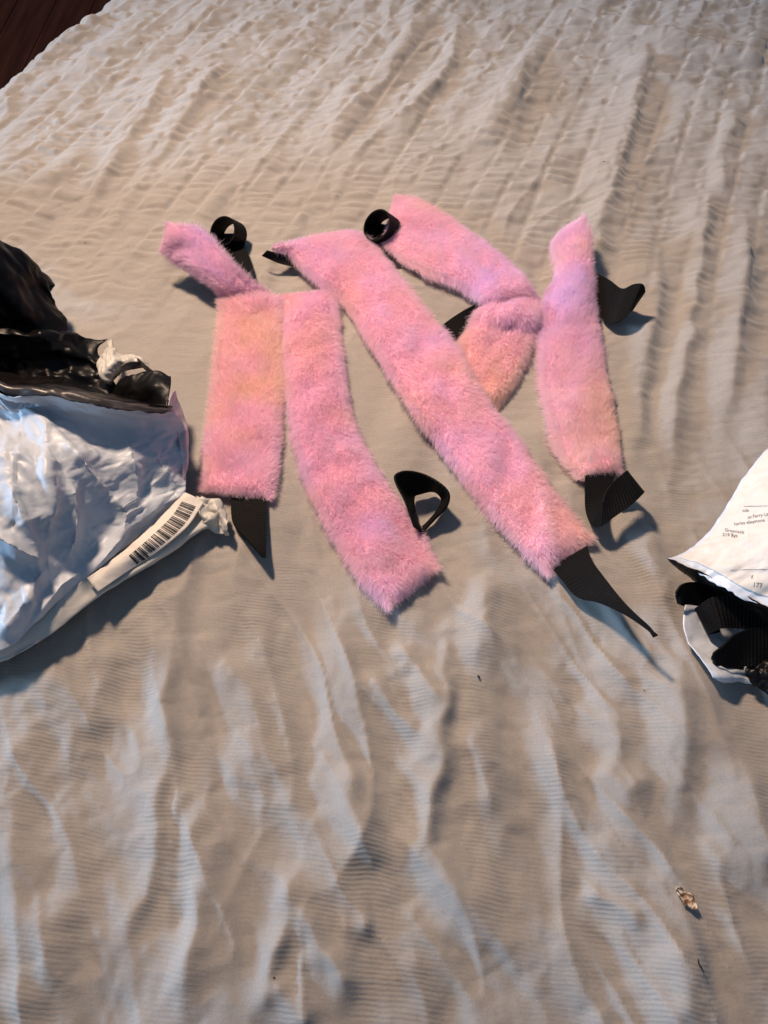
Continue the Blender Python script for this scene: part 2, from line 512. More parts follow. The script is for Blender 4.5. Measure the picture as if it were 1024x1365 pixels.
# ================================================================== SETTING
# floor of dark boards beyond the bed
FZ = -.50
fl = mesh_obj('floor', [(-2.6, -.9, FZ-.012), (1.6, -.9, FZ-.012), (1.6, 3.2, FZ-.012), (-2.6, 3.2, FZ-.012)], [(0, 1, 2, 3)], M_WOOD, smooth=False)
fl['kind'] = 'structure'
def board_mesh():
    bm = bmesh.new()
    bmesh.ops.create_cube(bm, size=1)
    for v in bm.verts: v.co = Vector((v.co.x*.0988, v.co.y*4.0, v.co.z*.02))
    bmesh.ops.bevel(bm, geom=bm.edges[:], offset=.0008, segments=1, affect='EDGES')
    me = bpy.data.meshes.new('plank'); bm.to_mesh(me); bm.free(); me.materials.append(M_WOOD); return me
pm = board_mesh()
for i in range(20):
    o = bpy.data.objects.new('plank', pm); COL.objects.link(o); o.parent = fl
    o.location = (-2.5+i*.10, 1.15+random.uniform(-.02, .02), FZ-.004+random.uniform(-.0006, .0006))

# sheet: dense where the picture shows it, coarser beyond; hangs over the bed's rounded edge at the far left
def axis(a0, a, b, b1, st):
    c = np.arange(a, b, st)
    def grow(g0, g1):
        out = []; p = g0; s = st
        while p < g1:
            s *= 1.25; p += s; out.append(p)
        return np.array(out)
    return np.concatenate([-(grow(-a, -a0))[::-1], c, grow(b, b1)])
xs = axis(-1.1, -.50, .50, 1.0, .00165)
ys = np.concatenate([axis(-.75, -.34, .16, .1601, .00150)[:-1], np.arange(.162, .80, .0021), .80+np.cumsum(.0021*1.25**np.arange(1, 24))])
X, Y = np.meshgrid(xs, ys)
Z = sheet_h(X.ravel(), Y.ravel(), True).reshape(X.shape)
e0 = ground(-6, 140)[:2]; e1 = ground(165, -4)[:2]
ed = (e1-e0)/np.linalg.norm(e1-e0); en = np.array([-ed[1], ed[0]])      # outward, to the far left
dd = (X-e0[0])*en[0]+(Y-e0[1])*en[1]
al = (X-e0[0])*ed[0]+(Y-e0[1])*ed[1]
cen = np.linalg.norm(e1-e0)/2
qq = .20*np.tanh((al-cen)/.20)
dd = dd+.95*qq**2-.95*cen**2*.6+.004*vnoise(al/.06, al*0, 21)      # slightly rounded corner
rr = .035
over = np.maximum(dd, 0)
th = np.minimum(over/rr, math.pi/2)
push = np.where(over > 0, rr*np.sin(th)-over, 0)
drop = np.where(over > 0, rr*(1-np.cos(th))+np.maximum(over-rr*math.pi/2, 0), 0)
keep = 1-sm(.0, .06, dd)*.7
wav = np.where(drop > .02, .008*vnoise(al/.05, drop/.3, 22), 0)
X2 = X+en[0]*(push+wav); Y2 = Y+en[1]*(push+wav); Z2 = Z*keep-drop
vis = drop < .42
nv, nu = X.shape
F = grid_faces(nv, nu)
F = F[vis.ravel()[F].all(1)]
sheet = mesh_obj('bed_sheet', np.stack([X2, Y2, Z2], -1).reshape(-1, 3), F, M_SHEET)
sheet['kind'] = 'structure'
sheet['label'] = 'crumpled beige seersucker sheet on the bed'
at1 = sheet.data.attributes.new('rib', 'FLOAT', 'POINT')
s_ = X-lean(Y)
ribph = (Y+.10*s_+.0014*vnoise(s_/.018, Y/.03, 31))*2*math.pi/.0023
at1.data.foreach_set('value', ribph.ravel().astype(np.float32))
at2 = sheet.data.attributes.new('ribamp', 'FLOAT', 'POINT')
calm = np.exp(-(((X+.08)/.24)**2+((Y-.13)/.15)**2))
ra = np.clip(.50+.9*vnoise(s_/.02, Y/.05, 33), 0.08, 1.2)*(1-.8*calm)*(1-.55*sm(.15, .45, Y))
at2.data.foreach_set('value', ra.ravel().astype(np.float32))

# ================================================================== PLUSH STRAPS
def fur(pad, top, nrm, tint_keys, nhair, seed, length=.0046):
    """hair strands rooted on the pad's upper side and rim"""
    r = np.random.default_rng(seed)
    nv, nu = top.shape[:2]
    # rim strands are denser, so sample across position with more weight near the edges
    area = np.linalg.norm(np.cross(top[1:, :-1]-top[:-1, :-1], top[:-1, 1:]-top[:-1, :-1]), axis=-1)
    e = np.abs(np.linspace(-1, 1, nu-1)); area = area*(1+1.5*(e > .88))[None, :]
    area[:2] *= 2; area[-2:] *= 2
    p = (area/area.sum()).ravel()
    c = r.choice(len(p), nhair, p=p)
    iv, iu = np.divmod(c, nu-1)
    fv = r.random(nhair); fu = r.random(nhair)
    def bil(G):
        return (G[iv, iu]*((1-fv)*(1-fu))[:, None]+G[iv, iu+1]*((1-fv)*fu)[:, None]
                + G[iv+1, iu]*(fv*(1-fu))[:, None]+G[iv+1, iu+1]*(fv*fu)[:, None])
    root = bil(top); n = bil(nrm)
    n /= np.linalg.norm(n, axis=1, keepdims=True)
    du = np.gradient(top, axis=1); dv = np.gradient(top, axis=0)
    du = bil(du); dv = bil(dv)
    du /= np.linalg.norm(du, axis=1, keepdims=True)+1e-9
    dv /= np.linalg.norm(dv, axis=1, keepdims=True)+1e-9
    s = (iu+fu)/(nu-1)*2-1; tt = (iv+fv)/(nv-1)
    x, y = root[:, 0], root[:, 1]
    fl1 = vnoise(x/.016, y/.016, seed+1); fl2 = vnoise(x/.016, y/.016, seed+2)
    sp = np.sign(s)*np.clip(np.abs(s)-.72, 0, 1)/.28
    tip_end = np.clip((tt-.955)/.045, 0, 1)-np.clip((.045-tt)/.045, 0, 1)
    d = n*.50+du*(.28*fl1+.95*sp)[:, None]+dv*(.22+.30*fl2+.9*tip_end)[:, None]
    d = d+r.normal(0, .17, d.shape)
    d /= np.linalg.norm(d, axis=1, keepdims=True)
    L = length*r.uniform(.62, 1.18, nhair)*(1+.18*vnoise(x/.01, y/.01, seed+3))*(1+.25*np.abs(sp)+.35*(np.abs(s) > .93)*r.random(nhair))*np.where(r.random(nhair) < .04, 1.35, 1)
    # clumps: tips drawn together
    g = .0026
    key = np.stack([np.floor((x+.0008*r.normal(size=nhair))/g), np.floor((y+.0008*r.normal(size=nhair))/g)], 1)
    cx = (key[:, 0]+.5)*g; cy = (key[:, 1]+.5)*g
    jit = np.sin(key[:, 0]*12.9898+key[:, 1]*78.233)*43758.5453; jit = jit-np.floor(jit)
    pull = np.stack([cx+(jit-.5)*.002-x, cy+(jit-.5)*.002-y, np.zeros(nhair)], 1)
    K = 5
    pts = np.zeros((nhair, K, 3))
    curl = r.normal(0, .0006, (nhair, 3))
    for k in range(K):
        f = k/(K-1)
        bend = dv*(.25*f*f)[None] if False else (dv*.22+np.array([0, 0, -.16]))*f*f
        pts[:, k] = root+(d*f+bend)*L[:, None]+pull*(.40*f**1.4)+curl*math.sin(f*math.pi)
    hh = sheet_h(pts[..., 0].ravel(), pts[..., 1].ravel(), False).reshape(nhair, K)+.0006
    pts[..., 2] = np.maximum(pts[..., 2], hh)
    cu = bpy.data.hair_curves.new('fur')
    cu.add_curves([K]*nhair)
    cu.attributes['position'].data.foreach_set('vector', (pts-base_of(pad)).astype(np.float32).ravel())
    ra = cu.attributes.new('radius', 'FLOAT', 'POINT')
    rad = np.tile(np.array([.00010, .000095, .00008, .00006, .000025]), (nhair, 1))*r.uniform(.8, 1.25, (nhair, 1))
    ra.data.foreach_set('value', rad.astype(np.float32).ravel())
    tn = np.interp(tt, *tint_keys)+.30*vnoise(x/.024, y/.024, seed+7)+.08*vnoise(x/.009, y/.009, seed+8)-.40*np.exp(-(s/.5)**2)*np.maximum(0, vnoise(x/.03, y/.03, seed+9))  # lilac-pink-peach tint keyed along the strap, with noise and lilac spots mid-width
    ta = cu.attributes.new('tint', 'FLOAT', 'CURVE')
    ta.data.foreach_set('value', np.clip(tn, -1, 1).astype(np.float32))
    cu.materials.append(M_FUR)
    o = bpy.data.objects.new('fur', cu); COL.objects.link(o); o.parent = pad
    o['kind'] = 'stuff'
    return o

def strap(rows, label, seed, nhair=52000, lumps=(), tint_keys=((0, 1), (0, 0)), thick=.0050):
    L = np.array([at(*r[0]) for r in rows]); Rr = np.array([at(*r[1]) for r in rows])
    n = 110; M = 25
    E = catmull(np.hstack([L, Rr]), n)
    A, B = E[:, :3], E[:, 3:]
    # fur reaches past the edge, so the padded body itself is a little narrower
    mid = (A+B)/2; half = (B-A)/2
    wdt = np.linalg.norm(half, axis=1, keepdims=True)
    half = half*np.clip(1-.0030/wdt, .55, 1)
    s = np.linspace(-1, 1, M)
    G = mid[:, None]+half[:, None]*s[None, :, None]
    G = drop_above(G, .0022)
    nrm = grid_normals(G)
    if nrm[n//2, M//2, 2] < 0: nrm = -nrm
    u, v = arc_uv(G)
    r = np.random.default_rng(seed)
    vv = v.mean(1)
    prof = (1-np.abs(s)**3.2)
    lump = np.ones(n)
    pos = np.array(lumps)
    for q in pos: lump = lump-.22*np.exp(-((np.linspace(0, 1, n)-q)/.022)**2)
    H = thick*prof[None]*lump[:, None]*(1+.50*vnoise(u/.024, v/.028, seed)+.22*vnoise(u/.011, v/.013, seed+1))
    endf = np.minimum(np.arange(n), np.arange(n)[::-1])/2.5
    H = H*np.clip(endf, 0, 1)[:, None]**.5
    top = G+nrm*H[..., None]
    bot = G-nrm*.0012
    loc = G.reshape(-1, 3).mean(0); loc[2] = hz(loc)
    t = thing('padded_strap', loc, label, 'strap', 'pink plush padded straps')
    nn = n*M
    i = np.arange(nn).reshape(n, M); j = i+nn
    F = [grid_faces(n, M), grid_faces(n, M)[:, ::-1]+nn]
    for a, c in ((i[:, 0], j[:, 0]), (i[::-1, -1], j[::-1, -1]), (i[-1], j[-1]), (i[0, ::-1], j[0, ::-1])):
        F.append(np.stack([a[:-1], a[1:], c[1:], c[:-1]], -1))
    pad = mesh_obj('pad', np.concatenate([top.reshape(-1, 3), bot.reshape(-1, 3)]), np.concatenate(F), M_PAD, t)
    # black cloth backing
    w2 = 1.035
    Gb = mid[:, None]+half[:, None]*w2*s[None, :, None]-nrm*.0024
    Gb = drop_above(Gb, .0004)
    ob = mesh_obj('backing', Gb.reshape(-1, 3), grid_faces(n, M), M_BACK, t)
    sl = ob.modifiers.new('thickness', 'SOLIDIFY'); sl.thickness = .0009; sl.offset = 0
    fn = grid_normals(top)
    if fn[n//2, M//2, 2] < 0: fn = -fn
    fur(pad, top, fn, tint_keys, nhair, seed)
    return t

# 1: leftmost strap, its upper end twisted up and over to the left
s1 = strap([
    ((268,652,.5),(364,664,.5)), ((272,600,.5),(371,604,.5)), ((281,520,.5),(376,522,.5)), ((288,450,.5),(377,452,.5)),
    ((293,414,.8),(376,416,.7)), ((293,402,1.0),(374,405,.9)), ((293,395,.8),(364,394,.8)), ((287,386,1.6),(344,383,1.6)),
    ((268,373,1.9),(312,352,3.1)), ((246,359,2.1),(288,322,3.8)), ((230,349,2.3),(262,302,4.1)), ((217,338,2.5),(226,296,4.2))],
    'leftmost pink plush strap, salmon toned, its upper end twisted up to the left', 101, 60000, (.30, .58), ((0,.1,.25,.4,.54,.62,.70,.8,.9,1), (0,.05,.35,.65,.65,.4,0,-.3,-.45,-.3)))
# 2: second strap, curving to the lower right
s2 = strap([
    ((372,396,.5),(449,389,.5)), ((376,450,.5),(452,442,.5)), ((382,520,.5),(460,500,.5)), ((391,590,.5),(470,562,.5)),
    ((412,655,.5),(496,615,.5)), ((440,710,.5),(530,665,.5)), ((476,768,.5),(562,714,.5)), ((514,808,.6),(583,752,.7))],
    'pale pink plush strap curving from beside the salmon one to the lower right', 202, 62000, (.13, .36, .62), ((0,.2,.4,.6,.8,1), (.1,.05,-.1,-.1,-.15,.2)))
# 4: kinked strap at the back (built before the long one that lies on it)
s4 = strap([
    ((527,262,1.0),(513,328,.8)), ((556,266,1.0),(536,350,.8)), ((598,290,.9),(572,369,.7)), ((640,319,.9),(606,381,.7)),
    ((680,350,1.0),(626,392,.8)), ((704,378,1.7),(642,402,1.3)), ((719,402,.6),(646,408,.5)), ((717,424,1.5),(634,417,1.2)), ((713,446,.7),(622,432,.6)),
    ((704,472,.5),(613,455,.5)), ((688,508,.4),(612,488,.4)), ((664,546,.3),(618,520,.3))],
    'pink plush strap kinked into a hook behind the long diagonal strap', 404, 56000, (.30, .55), ((0,.15,.3,.45,.55,.7,.85,1), (.1,.05,-.55,-.55,-.1,.1,.4,.5)))
# 3: long diagonal strap
s3 = strap([
    ((360,332,1.8),(373,327,2.0)), ((384,342,1.5),(398,319,1.8)), ((407,364,1.0),(432,313,1.3)), ((430,384,.8),(474,309,.9)),
    ((455,402,.7),(506,336,.8)), ((484,446,.7),(542,382,.8)), ((518,500,.8),(586,434,.9)), ((547,548,.9),(620,480,1.2)),
    ((580,592,.7),(648,532,1.2)), ((622,646,.5),(692,586,.6)), ((668,704,.5),(735,650,.5)), ((724,764,.6),(790,714,.7))],
    'longest pink plush strap running diagonally across the middle with a black tail', 303, 74000, (.26, .50, .72), ((0,.12,.25,.4,.5,.6,.7,.85,1), (-.3,-.35,0,.1,-.35,.3,-.15,.1,.35)))
# 5: right-hand strap
s5 = strap([
    ((770,638,.5),(828,630,.6)), ((746,612,.5),(824,590,.5)), ((732,570,.5),(816,540,.5)), ((720,512,.5),(805,490,.5)),
    ((719,452,.6),(797,436,.7)), ((725,400,.9),(793,388,1.4)), ((741,366,1.0),(790,346,2.2)), ((737,340,1.0),(787,312,2.8)), ((736,327,1.1),(780,289,3.2))],
    'rightmost pink plush strap with black webbing loops at its side and lower end', 505, 56000, (.28, .55), ((0,.12,.3,.45,.6,.75,.85,1), (.35,.6,.3,0,-.45,-.35,.15,.1)))

# webbing of the straps -------------------------------------------------------
def ring(name, cu, cv, cz, ax_uvz, r1, r2, wid, parent, a0=0, a1=360, tilt=0):
    """a standing loop of webbing: centre pixel, axis as a world direction"""
    c = at(cu, cv, cz)
    a = np.array(ax_uvz, float); a /= np.linalg.norm(a)
    e1 = np.cross(a, [0, 0, 1.0]); e1 /= np.linalg.norm(e1); e2 = np.cross(e1, a)
    ct, st = math.cos(R(tilt)), math.sin(R(tilt))
    e1, e2 = e1*ct+e2*st, e2*ct-e1*st
    th = np.radians(np.linspace(a0, a1, 48))
    rim = c+np.cos(th)[:, None]*e1*r1+np.sin(th)[:, None]*e2*r2
    t = np.linspace(-.5, .5, 7)
    return band_grid(name, rim[:, None]+a[None, None]*(t*wid)[None, :, None], parent)

# strap 1
ring('loop', 305, 312, 1.35, (-.35, -.62, .78), .0115, .0125, .020, s1, 0, 360, 20)
band('webbing', [((300,366,1.2),(341,378,1.2)), ((296,345,.9),(334,348,1.0)), ((292,325,.6),(326,324,.8)), ((292,312,.4),(322,312,.6))], s1)
band('webbing_tail', [((307,650,.5),(355,652,.5)), ((308,675,.5),(355,676,.5)), ((311,698,.7),(355,702,.6)), ((330,720,1.0),(355,724,.8)), ((350,742,1.4),(354,743,1.2))], s1)
# strap 2
band('loop', [((552,702,1.6),(566,712,.4)), ((541,670,2.2),(556,692,.4)), ((526,636,2.5),(552,663,.4)), ((540,628,2.6),(562,658,.4)), ((566,633,2.5),(576,655,.5)),
     ((590,647,2.3),(585,659,.7)), ((599,660,2.0),(589,668,.6)), ((595,676,1.6),(582,682,.5)), ((578,694,1.0),(568,698,.4)), ((562,712,.7),(556,708,.3))], s2)
# strap 3
band('webbing_tail', [((783,728,.8),(735,756,.7)), ((790,748,.9),(748,772,.7)), ((806,770,1.3),(768,795,.9)), ((830,800,2.1),(802,805,1.5)), ((851,822,2.8),(838,822,2.4)), ((866,836,3.1),(861,838,2.9)), ((877,847,3.1),(871,849,3.2))], s3, across=9)
band('backing_corner', [((349,341,1.3),(356,334,1.7)), ((372,351,1.0),(378,339,1.5)), ((400,357,.7),(400,346,1.1))], s3, M_BACK)
# strap 4
ring('loop', 510, 305, 1.3, (-.55, -.50, .80), .0125, .0135, .020, s4, 0, 360, 10)
band('webbing', [((545,345,.8),(535,300,.9)), ((518,345,.7),(515,300,.8)), ((500,325,.5),(500,296,.6))], s4)
band('webbing_tail', [((560,462,.3),(590,478,.3)), ((592,432,.8),(608,452,.5)), ((622,412,.9),(624,440,.6)), ((645,402,.5),(645,430,.4))], s4)
# strap 5
band('loop', [((782,345,1.2),(786,402,.6)), ((796,363,1.4),(797,410,.7)), ((814,374,2.0),(804,424,.8)), ((831,385,2.5),(818,431,1.0)), ((845,379,2.9),(833,424,1.4)), ((857,379,3.0),(844,410,1.9)),
     ((859,390,2.3),(842,414,1.1)), ((842,394,1.5),(826,422,.6)), ((815,388,.9),(806,418,.4))], s5)
band('loop', [((780,634,.8),(822,628,.8)), ((780,658,.7),(812,654,1.0)), ((781,682,.5),(806,676,1.1)), ((788,699,.7),(806,686,1.6)), ((799,703,1.4),(803,672,2.4)), ((818,690,1.9),(810,652,2.8)),
     ((842,673,2.3),(826,635,3.0)), ((858,657,2.2),(836,628,2.8)), ((852,658,1.2),(832,640,1.4)), ((825,672,.7),(812,650,.7))], s5)

# ================================================================== GREY MAILER, LEFT
loc = at(60, 700, 0)
bagL = thing('mailer_bag', loc, 'large crumpled grey plastic mailer torn open at left, black inside, with barcode', 'mailer bag', 'torn plastic mailers')
G = patch([
    [W(-.43,.16,.135),W(-.31,.09,.105),(0,517,8.0),(60,526,8.0),(120,537,7.7),(180,545,6.9),(228,548,5.4)],
    [W(-.43,.10,.085),W(-.31,.055,.072),(0,546,6.4),(62,556,6.1),(125,566,5.8),(190,572,5.0),(250,574,3.2)],
    [W(-.43,.04,.055),W(-.31,.015,.068),(0,605,7.4),(60,612,6.8),(128,618,5.9),(190,618,4.5),(251,606,2.5)],
    [W(-.43,-.02,.045),W(-.31,-.03,.06),(0,668,7.0),(60,672,6.6),(124,668,4.9),(186,655,3.3),(249,636,2.0)],
    [W(-.43,-.09,.035),W(-.31,-.08,.045),(0,755,5.0),(52,742,4.6),(112,722,3.4),(170,695,2.6),(247,657,2.0)],
    [W(-.43,-.14,.02),W(-.31,-.12,.02),(0,868,2.4),(50,826,2.4),(106,778,2.2),(160,735,2.0),(246,664,1.6)],
], 230, 200)
def ridges(G, lines):
    u, v = to_px(G)
    n = grid_normals(G); n = np.where(n[..., 2:3] < 0, -n, n)
    D = 0
    for pts, h, wl, wr in lines:                       # height mm, widths in pixels left/right of the travel
        d, t = polydist(u.ravel(), v.ravel(), np.array(pts, float))
        ww = np.where(d > 0, wr, wl)
        D = D+(h/1000*np.maximum(0, 1-np.abs(d)/ww)**1.15*np.clip(np.minimum(t, 1-t)*5+.1, 0, 1)).reshape(u.shape)
    return G+n*D[..., None]
G = ridges(G, [
    ([(-40,520),(20,540),(70,578),(105,615),(145,655)], 8, 26, 30),
    ([(145,655),(165,690),(158,722),(120,765)], 9, 20, 26),
    ([(60,600),(62,650),(66,705)], 7, 14, 24),
    ([(-20,700),(30,738),(60,752)], 9, 18, 22),
    ([(10,640),(30,690),(50,740)], 5, 16, 14),
    ([(95,640),(100,690),(92,745)], 7, 20, 16),
    ([(170,590),(182,640),(176,680)], 5, 22, 22),
    ([(205,600),(226,640),(240,655)], 4, 14, 18),
    ([(-10,600),(30,612),(70,640)], 4, 20, 20),
    ([(60,752),(30,800),(0,850)], 6, 22, 22),
    ([(110,760),(80,780),(40,830)], 4, 12, 12)])
o, GL = film_obj('front_panel', G, M_GREY, bagL, .050, .0040, 11, jag=.0016, jag_rows=(0,), octaves=5, hold=.1)
# narrow side panel along the lower edge, carrying the label
G = patch([
    [W(-.43,-.14,.02),W(-.31,-.12,.02),(0,867,2.4),(50,825,2.4),(106,777,2.2),(160,735,2.0),(205,698,1.8),(246,660,1.7)],
    [W(-.43,-.15,.017),W(-.31,-.13,.017),(6,874,2.0),(62,838,2.0),(118,786,1.9),(175,745,1.7),(224,705,1.5),(262,668,1.4)],
    [W(-.43,-.155,.012),W(-.31,-.135,.012),(14,879,1.6),(72,845,1.5),(133,794,1.5),(196,754,1.4),(250,716,1.2),(300,690,1.2)],
    [W(-.43,-.15,.003),W(-.31,-.13,.003),(4,872,.3),(60,838,.3),(120,790,.3),(180,752,.3),(240,716,.2),(290,694,.2)],
], 120, 34)
side, GS = film_obj('side_panel', G, M_PALE, bagL, .03, .0016, 12, octaves=3)
# crumpled corner by the label's end
G = patch([
    [(262,664,1.6),(280,664,1.5),(292,668,1.4),(300,676,1.2)],
    [(264,680,1.9),(278,676,1.0),(290,680,2.0),(303,690,1.4)],
    [(268,696,1.4),(280,692,1.9),(290,696,1.0),(304,702,1.6)],
    [(258,704,1.0),(276,706,1.0),(292,712,.9),(304,716,.8)],
], 34, 30)
film_obj('crumpled_corner', G, M_PALE, bagL, .011, .0022, 13, jag=.0015, jag_rows=(0, -1))
# lip: the film's black inner face curling out along the cut
G = patch([
    [W(-.43,.178,.128),W(-.31,.105,.103),(0,508,7.8),(60,516,7.8),(120,527,7.5),(180,537,6.7),(228,543,5.3)],
    [W(-.43,.172,.138),W(-.31,.100,.113),(0,511,8.3),(60,519,8.3),(120,530,8.0),(180,540,7.1),(228,546,5.6)],
    [W(-.43,.161,.137),W(-.31,.091,.112),(0,519,8.2),(60,528,8.2),(120,539,7.9),(180,547,7.1),(229,549,5.6)],
], 120, 14)
film_obj('cut_lip', G, M_LIP, bagL, .012, .0011, 14, jag=.0012, jag_rows=(0, -1))
# black inside of the front layer, falling from the lip into the bag
G = patch([
    [W(-.43,.174,.13),W(-.31,.102,.105),(0,509,7.7),(60,517,7.7),(120,528,7.4),(180,538,6.6),(230,545,5.2)],
    [W(-.43,.165,.07),W(-.31,.098,.06),(0,512,4.6),(60,516,4.2),(120,524,3.7),(180,534,3.2),(229,541,2.8)],
    [W(-.43,.16,.02),W(-.31,.10,.018),(0,500,1.6),(60,505,1.5),(120,514,1.4),(180,524,1.4),(226,532,1.6)],
], 90, 40)
film_obj('inner_front', G, M_BLACK, bagL, .03, .0030, 15)
# back layer, black face up
G = patch([
    [W(-.43,.12,.012),W(-.33,.08,.01),(0,522,.9),(60,526,.8),(120,534,.7),(175,540,.6)],
    [W(-.43,.16,.02),W(-.33,.11,.018),(0,480,1.6),(50,484,1.5),(100,490,1.2),(150,505,.8)],
    [W(-.43,.18,.05),W(-.33,.125,.035),(0,462,3.0),(50,462,2.8),(100,468,2.2),(140,480,1.2)],
    [W(-.43,.19,.06),W(-.33,.135,.045),(0,446,4.0),(50,446,3.6),(98,446,2.6),(132,462,1.6)],
    [W(-.43,.20,.055),W(-.33,.142,.042),(0,437,3.8),(50,437,3.2),(96,438,2.4),(142,450,1.8)],
], 120, 80)
film_obj('back_panel', G, M_BLACK, bagL, .035, .0055, 16, jag=.002, jag_rows=(-1,), octaves=4)
# black flap rising behind
G = patch([
    [W(-.50,.14,.035),W(-.40,.13,.035),(0,448,3.2),(40,446,3.0),(70,444,2.4),(92,440,1.7)],
    [W(-.50,.20,.09),W(-.40,.175,.085),(0,412,5.2),(34,414,4.6),(62,416,3.4),(84,420,2.2)],
    [W(-.50,.26,.13),W(-.40,.225,.12),(-20,362,7.4),(16,368,6.4),(46,380,4.8),(72,402,3.0)],
    [W(-.50,.32,.15),W(-.41,.275,.14),(-36,310,9.0),(0,328,8.0),(34,352,6.2),(62,384,4.0)],
    [W(-.50,.335,.14),W(-.415,.288,.13),(-40,298,8.8),(4,324,7.4),(38,350,5.6),(66,384,3.4)],
    [W(-.50,.36,.01),W(-.43,.32,.01),(-36,320,.5),(4,338,.5),(38,362,.5),(66,394,.5)],
], 110, 90)
film_obj('back_flap', G, M_BLACK, bagL, .045, .0055, 17, octaves=4, hold=.12)
# torn end: pale crescent, thin dark strip, dark corner flap
G = patch([
    [(147,452,2.2),(150,456,2.4),(158,470,2.4),(176,474,2.2),(198,487,2.0)],
    [(140,462,2.4),(146,466,2.8),(152,478,2.8),(168,482,2.6),(186,486,2.1)],
    [(133,474,2.4),(140,480,2.8),(146,488,2.8),(156,490,2.5),(172,488,2.0)],
    [(127,492,2.2),(132,496,2.6),(138,500,2.6),(146,500,2.4),(158,494,2.0)],
    [(131,502,2.0),(135,506,2.2),(141,510,2.2),(146,508,2.0),(152,500,1.8)],
], 44, 44)
film_obj('torn_liner', G, M_PALE, bagL, .012, .0026, 18, jag=.0020, jag_rows=(0, -1))
G = patch([
    [(150,508,2.2),(154,496,2.9),(166,484,3.1),(182,482,2.8),(192,484,2.4)],
    [(146,514,2.0),(152,506,2.6),(164,496,2.8),(180,492,2.5),(192,490,2.1)],
], 34, 10)
film_obj('torn_strip', G, M_LIP, bagL, .01, .0010, 19)
G = patch([[(180,476,2.6),(188,480,2.7),(204,494,2.4)], [(178,480,2.4),(186,486,2.5),(200,499,2.2)]], 20, 6)
film_obj('torn_strip', G, M_LIP, bagL, .008, .0006, 24)
G = patch([
    [(162,508,2.2),(176,502,2.8),(192,498,3.2),(210,495,3.4),(228,502,3.4)],
    [(156,518,2.0),(174,514,2.7),(192,510,3.2),(212,508,3.6),(228,514,3.6)],
    [(152,530,1.6),(172,530,2.2),(192,528,2.8),(212,528,3.4),(226,532,3.6)],
    [(150,542,1.2),(170,544,1.6),(190,546,2.2),(210,548,3.0),(224,548,3.6)],
], 44, 34)
film_obj('torn_corner', G, M_BLACK, bagL, .02, .0020, 20, jag=.0015, jag_rows=(0,))
# thin corner of the side fold
G = patch([
    [(224,548,4.7),(228,526,4.7),(233,519,4.4)],
    [(233,572,3.6),(239,560,3.6),(244,552,3.3)],
    [(241,602,2.8),(247,590,2.8),(252,582,2.5)],
    [(244,640,2.1),(248,630,2.0),(251,620,1.8)],
], 30, 40)
film_obj('side_fold', G, M_PINKISH, bagL, .014, .0009, 23)

# label with barcode on the side panel
G = patch([
    [(116,770,2.55),(150,746,2.45),(186,716,2.35),(216,688,2.25),(247,656,2.2)],
    [(122,778,2.45),(160,753,2.35),(198,724,2.2),(232,694,2.1),(260,662,2.05)],
    [(131,789,2.1),(176,758,2.0),(214,733,1.9),(250,702,1.8),(272,669,1.8)],
], 70, 20)
lab, GLab = film_obj('label', G, M_LABEL, bagL, .024, .0011, 25, thick=.0003)

def drape(polys_px, G, name, m, parent, lift=.0004):
    """lay flat print (pixel outlines) on a built surface"""
    V = G.reshape(-1, 3); F = grid_faces(*G.shape[:2])
    tree = BVHTree.FromPolygons([Vector(v) for v in V], F.tolist())
    vs, fs = [], []
    for P, Fc in polys_px:
        idx = []
        ok = True
        for (u, v) in P:
            d = Vector(ray(u, v)).normalized()
            h = tree.ray_cast(Vector(CAM), d)
            if h[0] is None: ok = False; idx.append(None); continue
            n = h[1] if h[1].dot(d) < 0 else -h[1]
            idx.append(len(vs)); vs.append(h[0]+n*lift)
        for f in Fc:
            if all(idx[i] is not None for i in f): fs.append([idx[i] for i in f])
    me = bpy.data.meshes.new(name)
    b0 = Vector(base_of(parent))
    me.from_pydata([v-b0 for v in vs], [], fs)
    me.materials.append(m)
    o = bpy.data.objects.new(name, me); COL.objects.link(o); o.parent = parent
    return o
# barcode bars run across the strip; path of its middle line in pixels
top_e = catmull([(172,741),(200,717),(228,690),(243,668)], 200); bot_e = catmull([(183,752),(219,731),(251,703),(268,677)], 200)
bars = []
bw = [3,1,1,2,1,1,4,2,1,1,2,1,1,3,1,1,2,1,3,1,1,2,1,1,1,3,2,1,1,1,2,3,1,1,4,1,1,2,1,1,2,1,3,1,1,2,2,1,1,1,3,1,2,1,1,3,1,1,2,1,4,2,1,1,1,2,3,1,2,1,1,1]
tot = sum(bw); p = 0
for i, x in enumerate(bw):
    if i % 2 == 0:
        a, c = p/tot*199, (p+x*1.05)/tot*199
        P = []
        for q in (a, c):
            k = min(int(q), 198); f = q-k
            tq = top_e[k]*(1-f)+top_e[k+1]*f; bq = bot_e[k]*(1-f)+bot_e[k+1]*f
            P.append([tq*(1-j/4)+bq*j/4 for j in range(5)])
        bars.append((P[0]+P[1], [(j, j+1, j+6, j+5) for j in range(4)]))
    p += x
drape(bars, GLab, 'barcode', M_INK, lab)

